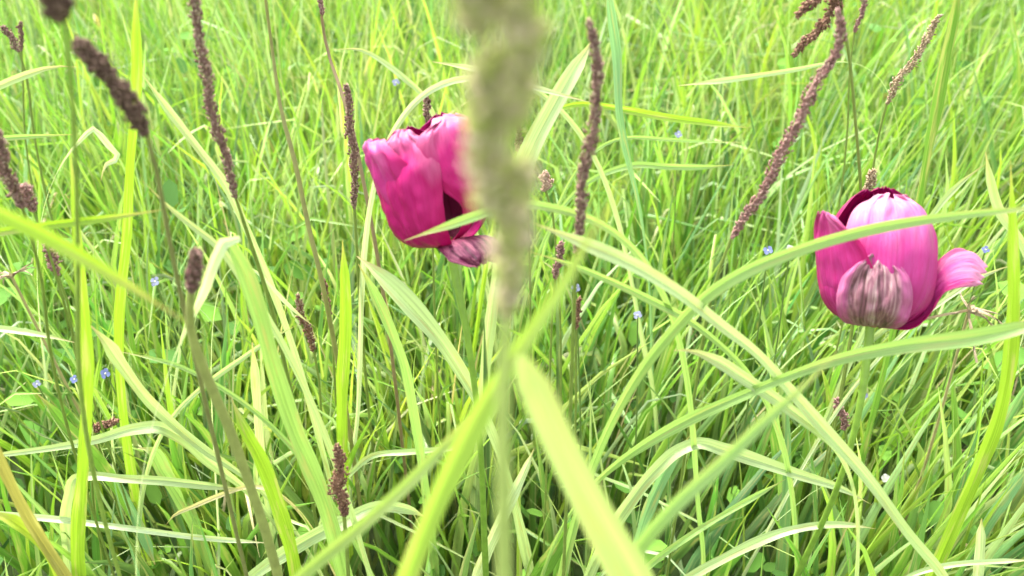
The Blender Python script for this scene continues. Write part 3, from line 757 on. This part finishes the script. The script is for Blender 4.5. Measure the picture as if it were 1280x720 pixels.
G('faint tan seed head leaning right in the upper right, left of the dark tall stem',
  [[(1108, 132, .60, 4), (1120, 108, .60, 13), (1140, 78, .60, 14), (1158, 48, .60, 12), (1174, 20, .60, 6)]],
  [(1108, 130, .60, 3), (1098, 170, .60, 3), (1090, 220, .60, 3)], TAN, n=170)
G('slim faint seed head at the top edge between the drooping and tan ones', [[(1068, 42, .75, 3), (1076, 20, .75, 8), (1082, -15, .75, 5)]],
  [(1068, 40, .75, 2.5), (1062, 90, .75, 2.5), (1060, 150, .75, 2.5)], PINKISH, n=80)
G('oval brown bud on a thick bending stalk in front of the folded blade',
  [[(239, 366, .30, 14), (241, 350, .30, 22), (243, 334, .30, 22), (246, 316, .30, 14)]],
  [(239, 362, .30, 10), (238, 410, .305, 11), (256, 465, .31, 13), (284, 530, .315, 13), (310, 600, .32, 12), (332, 665, .325, 12), (350, 730, .33, 12)],
  DARK + PINKISH, (0.30, 0.32, 0.10), 'budding_grass', 160, blunt=True, cat='grass bud')
G('small reddish brown seed head in the grass left of the wide pale yellow blade', [[(392, 440, .52, 5), (384, 412, .52, 14), (376, 388, .52, 14), (372, 370, .52, 6)]],
  [(392, 438, .52, 3), (398, 470, .52, 3), (402, 520, .52, 3)], RUST + PURPLE, n=130)
G('slim reddish seed head beside the small brown one, left of the tall bright blade', [[(412, 395, .55, 4), (408, 372, .55, 9), (404, 350, .55, 5)]],
  [(412, 393, .55, 3), (416, 430, .55, 3), (418, 470, .55, 3)], RUST, n=80)
G('rusty brown seed head in the lower left beside the two-tone blade', [[(430, 645, .36, 12), (427, 615, .36, 28), (424, 585, .36, 26), (421, 558, .36, 12)]],
  [(430, 643, .36, 5), (434, 690, .36, 5), (436, 730, .36, 5)], RUST, n=200)
G('dark reddish crumbled seed head among the lower left blades', [[(118, 540, .45, 6), (130, 530, .45, 13), (146, 526, .45, 6)]],
  [(118, 540, .45, 3), (116, 570, .45, 3), (115, 600, .45, 3)], RUST, n=70)
G('tan dried bud behind the top of the tulip with the withered petal', [[(1082, 246, .52, 6), (1086, 230, .52, 14), (1092, 214, .52, 8)]],
  [(1082, 244, .52, 3), (1076, 280, .52, 3), (1074, 320, .52, 3)], TAN, n=90)
G('pale pink round bud right of the blurred clusters', [[(682, 240, .55, 8), (682, 228, .55, 19), (682, 216, .55, 10)]],
  [(682, 238, .55, 3), (690, 262, .55, 3), (694, 300, .55, 3)], [(0.55, 0.38, 0.28), (0.6, 0.45, 0.33), (0.5, 0.33, 0.27)], n=90, cat='grass bud')
G('pinkish brown seed head half hidden in the lower right grass', [[(1056, 538, .50, 6), (1053, 518, .50, 15), (1046, 500, .50, 10)]],
  [(1056, 536, .50, 3), (1060, 560, .50, 3), (1062, 600, .50, 3)], PINKISH, n=90)
G('slim brown stalk rising to the left of the higher tulip from the top edge', [[(403, 20, .62, 3), (400, 0, .62, 4), (396, -30, .62, 3)]],
  [(402, 20, .62, 4), (408, 58, .62, 4), (425, 110, .60, 4.5), (440, 160, .585, 5), (455, 230, .57, 5)], PINKISH, (0.24, 0.17, 0.08), n=80)
G('long slim reddish green stalk left of centre leaning from top to middle', [[(332, 0, .55, 3), (330, -20, .55, 4), (327, -50, .55, 3)]],
  [(332, 0, .55, 4), (340, 60, .55, 4), (352, 140, .54, 5), (368, 200, .53, 6), (385, 280, .52, 6), (402, 350, .51, 6), (418, 430, .51, 6)], PURPLE, (0.26, 0.25, 0.08), n=60)

# ------------------------------------------------------------------ tulips
def petal(name, parent, mat, head, axes, phi, rv, zv, bv, seed, crumple=0.0006, roll=0.0, ruffle=0.0, lab=None, R=0.0285, offs=0.0, cup=1.0, notch=0.0, shear=0.0, crease=0.0, turn=0.0):
    """petal as a curved sheet of the cup: rv, zv, bv give radius, height and half width (mm) at even steps from base to tip"""
    nu, nv = 33, 44
    kk = np.linspace(0, 1, len(rv))
    A = catmull(np.stack([np.array(rv), np.array(zv), np.array(bv)], 1).astype(float), nv) / 1000.0
    ex, ey, ez = axes
    V = np.zeros((nv, nu, 3)); AL = np.zeros((nv, nu, 3))
    ph0 = math.radians(phi)
    for i in range(nv):
        r_, z_, b_ = A[i]
        v = i / (nv - 1)
        r_ = max(r_ + offs / 1000, 0.0015); b_ = max(b_, 0.0006)
        Rc = max(0.011, min(R, max(r_, 0.012))) / cup      # the sheet's own roundness
        for j in range(nu):
            u = -1 + 2 * j / (nu - 1)
            a = u * b_ / Rc
            radial = r_ - Rc * (1 - math.cos(a))
            side = Rc * math.sin(a)
            q = Vector((u * 3 + seed, v * 4.5, seed * 1.7))
            c = noise.noise(q * 1.3) * crumple * (0.3 + 1.2 * v) + noise.noise(q * 3.1) * crumple * 0.55
            c += ruffle * math.sin(u * 9 + seed) * v ** 3 * abs(u)
            c += roll * abs(u) ** 4 * v
            if crease:
                k3 = max(0.0, (v - 0.58) / 0.42) ** 1.3
                c += crease * k3 * (noise.noise(Vector((u * 6.5, v * 3.0, seed))) + 0.6 * noise.noise(Vector((u * 13, v * 7.0, seed + 4))))
            c += 0.0007 * math.exp(-(u / 0.12) ** 2) * (v * (1 - v) * 4) * -1
            radial += c
            zz = z_ - abs(u) ** 2 * b_ * 0.12 + noise.noise(q * 2.2 + Vector((9, 3, 1))) * 0.0022 * v ** 4 - notch * math.exp(-(u / 0.2) ** 2) * v ** 6
            side += shear * v * v
            zz += side * math.sin(turn * v)
            side *= math.cos(turn * v)
            lx = radial * math.cos(ph0) - side * math.sin(ph0)
            ly = radial * math.sin(ph0) + side * math.cos(ph0)
            V[i, j] = head + ex * lx + ey * ly + ez * zz
            AL[i, j] = (u, v, seed * 0.37)
    org = np.array(parent.location)
    me = make_mesh(name, (V - org).reshape(-1, 3), grid_faces(nv, nu), mat, AL.reshape(-1, 3))
    o = link(name, me, parent)
    so = o.modifiers.new('thickness', 'SOLIDIFY'); so.thickness = 0.0005; so.offset = 0
    sb = o.modifiers.new('smooth', 'SUBSURF'); sb.levels = 1; sb.render_levels = 1
    if lab: o['label'] = lab
    return o

def tulip(label, base, tilt_back, tilt_side, root_xy):
    ez = norm(np.array([math.sin(tilt_side), math.sin(tilt_back), math.cos(tilt_back)]))
    ex = norm(np.array([1.0, 0, 0]) - ez * ez[0])
    ey = np.cross(ez, ex)
    e = bpy.data.objects.new('tulip', None)
    e.empty_display_size = 0.03
    scene.collection.objects.link(e)
    root = np.array([root_xy[0], root_xy[1], -0.012])
    e.location = root
    tag(e, label, 'tulip', 'pink tulips in the grass')
    Q = np.array([list(base + ez * 0.004) + [0.0027], list(base - ez * 0.03) + [0.0022], list((base - ez * 0.06) * 0.5 + root * 0.5 + np.array([0.004, 0, 0])) + [0.0024], list(root) + [0.0032]])
    S = catmull(Q, 30)
    v, f = tube(S[:, :3], S[:, 3], 10)
    link('stem', make_mesh('stem', v - root, f, M_STALK, None, np.repeat(np.array([[0.21, 0.35, 0.045]]), len(v), 0)), e)
    return e, base, (ex, ey, ez)

# tulip with the brown withered petal
b1 = P(1088, 406, 0.413)
e1, h1, a1 = tulip('closed pink tulip with a brown withered front petal and one petal curling outward', b1, math.radians(25), math.radians(3), (b1[0] - 0.015, b1[1] + 0.03))
r_in = [4, 21, 28, 29, 27, 22, 14]; z_in = [0, 8, 21, 36, 50, 63, 74]; b_in = [6, 20, 27, 29, 27, 20, 3]
petal('petal', e1, M_PETAL_DEEP, h1, a1, 66, [4, 21, 29, 31.5, 29, 23, 13], [0, 8, 21, 38, 54, 68, 78], [6, 20, 28, 33, 31, 22, 4], 1.3, 0.0006)
petal('petal', e1, M_PETAL_DEEP, h1, a1, 118, [4, 21, 29, 31, 28, 22, 12], [0, 8, 21, 37, 52, 66, 76], [6, 20, 28, 31, 29, 22, 3], 2.7, 0.0006)
petal('petal', e1, M_PETAL_DEEP, h1, a1, 2, [4, 21, 29, 31, 28, 22, 12], [0, 8, 21, 37, 52, 64, 73], [6, 20, 28, 32, 29, 21, 4], 3.1, 0.0006)
petal('petal', e1, M_PETAL, h1, a1, 200, [4, 21, 29, 33, 36, 38, 40], [0, 8, 20, 33, 45, 55, 63], [6, 18, 25, 27, 24, 17, 5], 4.4, 0.0012, lab='pink petal with a pointed pale tip standing away from the cup')
petal('petal', e1, M_PETAL_PALE, h1, a1, -84, [4, 22, 31, 32.5, 29.5, 22, 9], [0, 8, 21, 38, 54, 67, 75], [6, 21, 30, 36, 35, 28, 9], 5.2, 0.0017, ruffle=0.0012, crease=0.007, lab='broad front petal bleaching to whitish pink at its crumpled top', notch=0.003)
petal('petal', e1, M_PETAL, h1, a1, -150, [4, 22, 29, 30, 28, 24, 20], [0, 8, 19, 31, 41, 49, 54], [6, 18, 24, 25, 22, 15, 2], 6.6, 0.0008)
petal('petal', e1, M_WITHER, h1, a1, -112, [4, 23, 33, 35.5, 35, 33, 30], [0, 5, 13, 22, 30, 37, 42], [7, 16, 20, 21, 19, 14, 5], 7.9, 0.0024, ruffle=0.002, lab='shrivelled brownish purple petal streaked lengthways')
petal('petal', e1, M_PETAL_PALE, h1, a1, -14, [4, 22, 30, 34, 41, 49, 55], [0, 8, 19, 29, 36, 38, 33], [6, 14, 15, 13, 13, 12, 6], 8.3, 0.0016, ruffle=0.002, cup=0.6, turn=1.25, crease=0.004, lab='petal curling outward with a pale lip')

# tulip with the drooping petal, partly hidden by the blurred seed clusters
b2 = P(561, 306, 0.425)
e2, h2, a2 = tulip('magenta tulip with a dark drooping petal, half behind the blurred seed clusters', b2, math.radians(18), math.radians(-11), (b2[0] + 0.012, b2[1] + 0.03))
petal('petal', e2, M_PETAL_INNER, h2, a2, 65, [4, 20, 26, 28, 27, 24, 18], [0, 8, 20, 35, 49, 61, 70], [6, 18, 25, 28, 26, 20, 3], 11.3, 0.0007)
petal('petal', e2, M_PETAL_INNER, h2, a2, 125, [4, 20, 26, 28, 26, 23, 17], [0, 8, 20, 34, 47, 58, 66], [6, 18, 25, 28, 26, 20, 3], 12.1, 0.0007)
petal('petal', e2, M_PETAL, h2, a2, 200, [4, 20, 27, 31, 33, 33, 29], [0, 8, 20, 33, 46, 57, 65], [6, 16, 24, 29, 30, 26, 13], 13.9, 0.0020, roll=-0.004, crease=0.004, lab='pink petal leaning out with a rounded pale rim')
petal('petal', e2, M_PETAL_HOT, h2, a2, -122, [4, 22, 30, 32, 31, 27, 19], [0, 7, 19, 34, 48, 59, 67], [6, 16, 21, 24, 25, 21, 8], 14.4, 0.0024, crease=0.006, lab='front petal with a bleached crumpled patch')
petal('petal', e2, M_PETAL_HOT, h2, a2, -42, [4, 17, 25, 30, 31, 28, 18], [2, 10, 22, 37, 51, 63, 70], [3, 4, 7, 20, 29, 26, 8], 15.5, 0.0022, crease=0.005, ruffle=0.002, shear=0.002)
petal('petal', e2, M_PETAL_DEEP, h2, a2, 15, [4, 20, 27, 29, 28, 24, 18], [0, 8, 20, 35, 49, 61, 69], [6, 15, 20, 24, 23, 17, 3], 16.2, 0.0007)
petal('petal', e2, M_WITHER_DARK, h2, a2, -56, [3, 13, 21, 27, 31, 33, 34], [2, 4, 4, 2, -1, -4, -8], [5, 12, 16, 17, 16, 12, 5], 17.4, 0.0026, ruffle=0.003, cup=0.5, lab='dark withered petal drooping below the flower')

# ------------------------------------------------------------------ small meadow flowers
def small_flower(label, px, py, y, size_px, col, name='blue_flower', npet=4, centre=(0.75, 0.75, 0.55), group='small blue flowers in the grass', cat='flower', seed=0):
    p = P(px, py, y)
    R_ = 0.40 * size_px * depth(p) / FPX
    e = bpy.data.objects.new(name, None); e.empty_display_size = 0.01
    scene.collection.objects.link(e)
    root = np.array([p[0] + 0.01, p[1] + 0.015, -0.012])
    e.location = root
    tag(e, label, cat, group)
    r = random.Random(seed)
    nz = norm(np.array([r.uniform(-.4, .4), -0.75 + r.uniform(-.3, .3), 0.75]))
    ax = norm(np.cross(nz, [0.2, 0.1, 1.0])); ay = np.cross(nz, ax)
    for k in range(npet):
        a = 2 * math.pi * k / npet + r.uniform(-.2, .2)
        d1 = ax * math.cos(a) + ay * math.sin(a); d2 = -ax * math.sin(a) + ay * math.cos(a)
        V = [p]
        for (l, w, h) in ((0.25, 0.22, .1), (0.6, 0.5, .18), (0.9, 0.38, .14)):
            V += [p + d1 * R_ * l - d2 * R_ * w + nz * R_ * h, p + d1 * R_ * l + nz * R_ * h * .6, p + d1 * R_ * l + d2 * R_ * w + nz * R_ * h]
        V.append(p + d1 * R_ * 1.05 + nz * R_ * .08)
        F = [(0, 1, 2), (0, 2, 3), (1, 4, 5, 2), (2, 5, 6, 3), (4, 7, 8, 5), (5, 8, 9, 6), (7, 10, 8), (8, 10, 9)]
        c = np.array(col) * r.uniform(.85, 1.15)
        link('petal', make_mesh('petal', np.array(V) - root, F, M_FLOWER, None, np.repeat(c[None], len(V), 0)), e)
    cc = p + nz * R_ * 0.08
    path = np.array([cc - nz * R_ * .1, cc, cc + nz * R_ * .1, cc + nz * R_ * .16])
    v, f = tube(path, np.array([.14, .2, .16, .02]) * R_, 6)
    link('flower_centre', make_mesh('flower_centre', v - root, f, M_FLOWER, None, np.repeat(np.array([centre]), len(v), 0)), e)
    Q = np.array([list(p - nz * R_ * .1) + [.0006], list(p * .6 + root * .4 + np.array([.006, .004, 0])) + [.0007], list(root) + [.0008]])
    link('stem', stalk_mesh(Q, (0.14, 0.22, 0.05), root), e)
    return e
BLUE = (0.15, 0.175, 0.36); LILAC = (0.22, 0.235, 0.35); WHITE = (0.5, 0.5, 0.46)
small_flower('tiny blue flower left of the withered petal tulip, by the drooping seed head', 960, 313, .56, 15, BLUE, seed=1)
small_flower('tiny white flower next to a blue one left of the crossed tulip', 988, 312, .56, 16, WHITE, name='white_flower', npet=5, group='small white flowers in the grass', seed=2)
small_flower('tiny blue flower in the gap left of the oval brown bud', 194, 352, .52, 16, LILAC, seed=3)
small_flower('bright blue flower right of the broad upright vivid blade', 132, 467, .50, 17, BLUE, seed=4)
small_flower('blue flower just left of the broad upright vivid blade', 93, 474, .50, 13, BLUE, seed=5)
small_flower('pale blue flower near the left edge in the lower left', 46, 480, .52, 12, LILAC, seed=6)
small_flower('small lilac flower beside the stem of the thin brown purple seed head', 720, 360, .52, 14, LILAC, seed=7)
small_flower('small pale lilac flower under the slender pale blade right of centre', 797, 394, .55, 14, LILAC, seed=8)
small_flower('tiny bluish flower in the far grass above the higher tulip', 495, 103, .85, 12, LILAC, seed=9)
small_flower('lilac flower in the lower right grass under the withered petal tulip', 1079, 494, .53, 15, LILAC, seed=10)
small_flower('tiny bluish flower in the far grass at upper right centre', 848, 168, .80, 12, LILAC, seed=11)
small_flower('tiny white flower low in the lower right grass', 1107, 598, .52, 14, WHITE, name='white_flower', npet=5, group='small white flowers in the grass', seed=12)
small_flower('tiny blue flower at the right end of the curled petal', 1232, 312, .58, 12, BLUE, seed=13)

# dried flower head at the right and straw at the left edge
def dried_head(label, px, py, y, size_px, seed):
    r = np.random.default_rng(seed)
    p = P(px, py, y); R_ = 0.5 * size_px * depth(p) / FPX
    e = bpy.data.objects.new('dried_flower', None); e.empty_display_size = 0.01
    scene.collection.objects.link(e)
    root = np.array([p[0] + 0.01, p[1] + 0.02, -0.012]); e.location = root
    tag(e, label, 'dried flower', 'dried flower remains')
    for k in range(11):
        a = r.uniform(0, 2 * np.pi); up = r.uniform(-.7, .7)
        d = norm(np.array([math.cos(a), math.sin(a) * .6, up]))
        bend = norm(r.normal(0, 1, 3))
        s = np.linspace(0, 1, 9)[:, None]
        path = p + d * R_ * s * r.uniform(.7, 1.2) + bend * R_ * .5 * s ** 2 + np.array([0, 0, -.25]) * R_ * s ** 3
        wd = norm(np.cross(d, bend)) * R_ * r.uniform(.06, .13)
        tw = np.cos(s * r.uniform(2, 6))
        V = np.stack([path - wd * (1 - s * .6) * tw, path + np.cross(d, wd) * .6, path + wd * (1 - s * .6) * tw], 1).reshape(-1, 3)
        AL = np.stack(np.meshgrid([-1, 0, 1], np.linspace(0, 1, 9)), -1).reshape(-1, 2)
        AL = np.hstack([AL, np.full((len(AL), 1), k * .7)])
        link('dry_strip', make_mesh('dry_strip', V - root, grid_faces(9, 3), M_DRY, AL), e)
    Q = np.array([list(p) + [.001], list(p * .55 + root * .45 + np.array([.008, 0, 0])) + [.0011], list(root) + [.0013]])
    link('stem', stalk_mesh(Q, (0.36, 0.30, 0.14), root), e)
dried_head('tan dried flower head in the grass below the outward curling petal', 1212, 386, .50, 84, 3)
dried_head('pale dried strands at the left edge under the purple seed heads', 14, 345, .52, 60, 5)
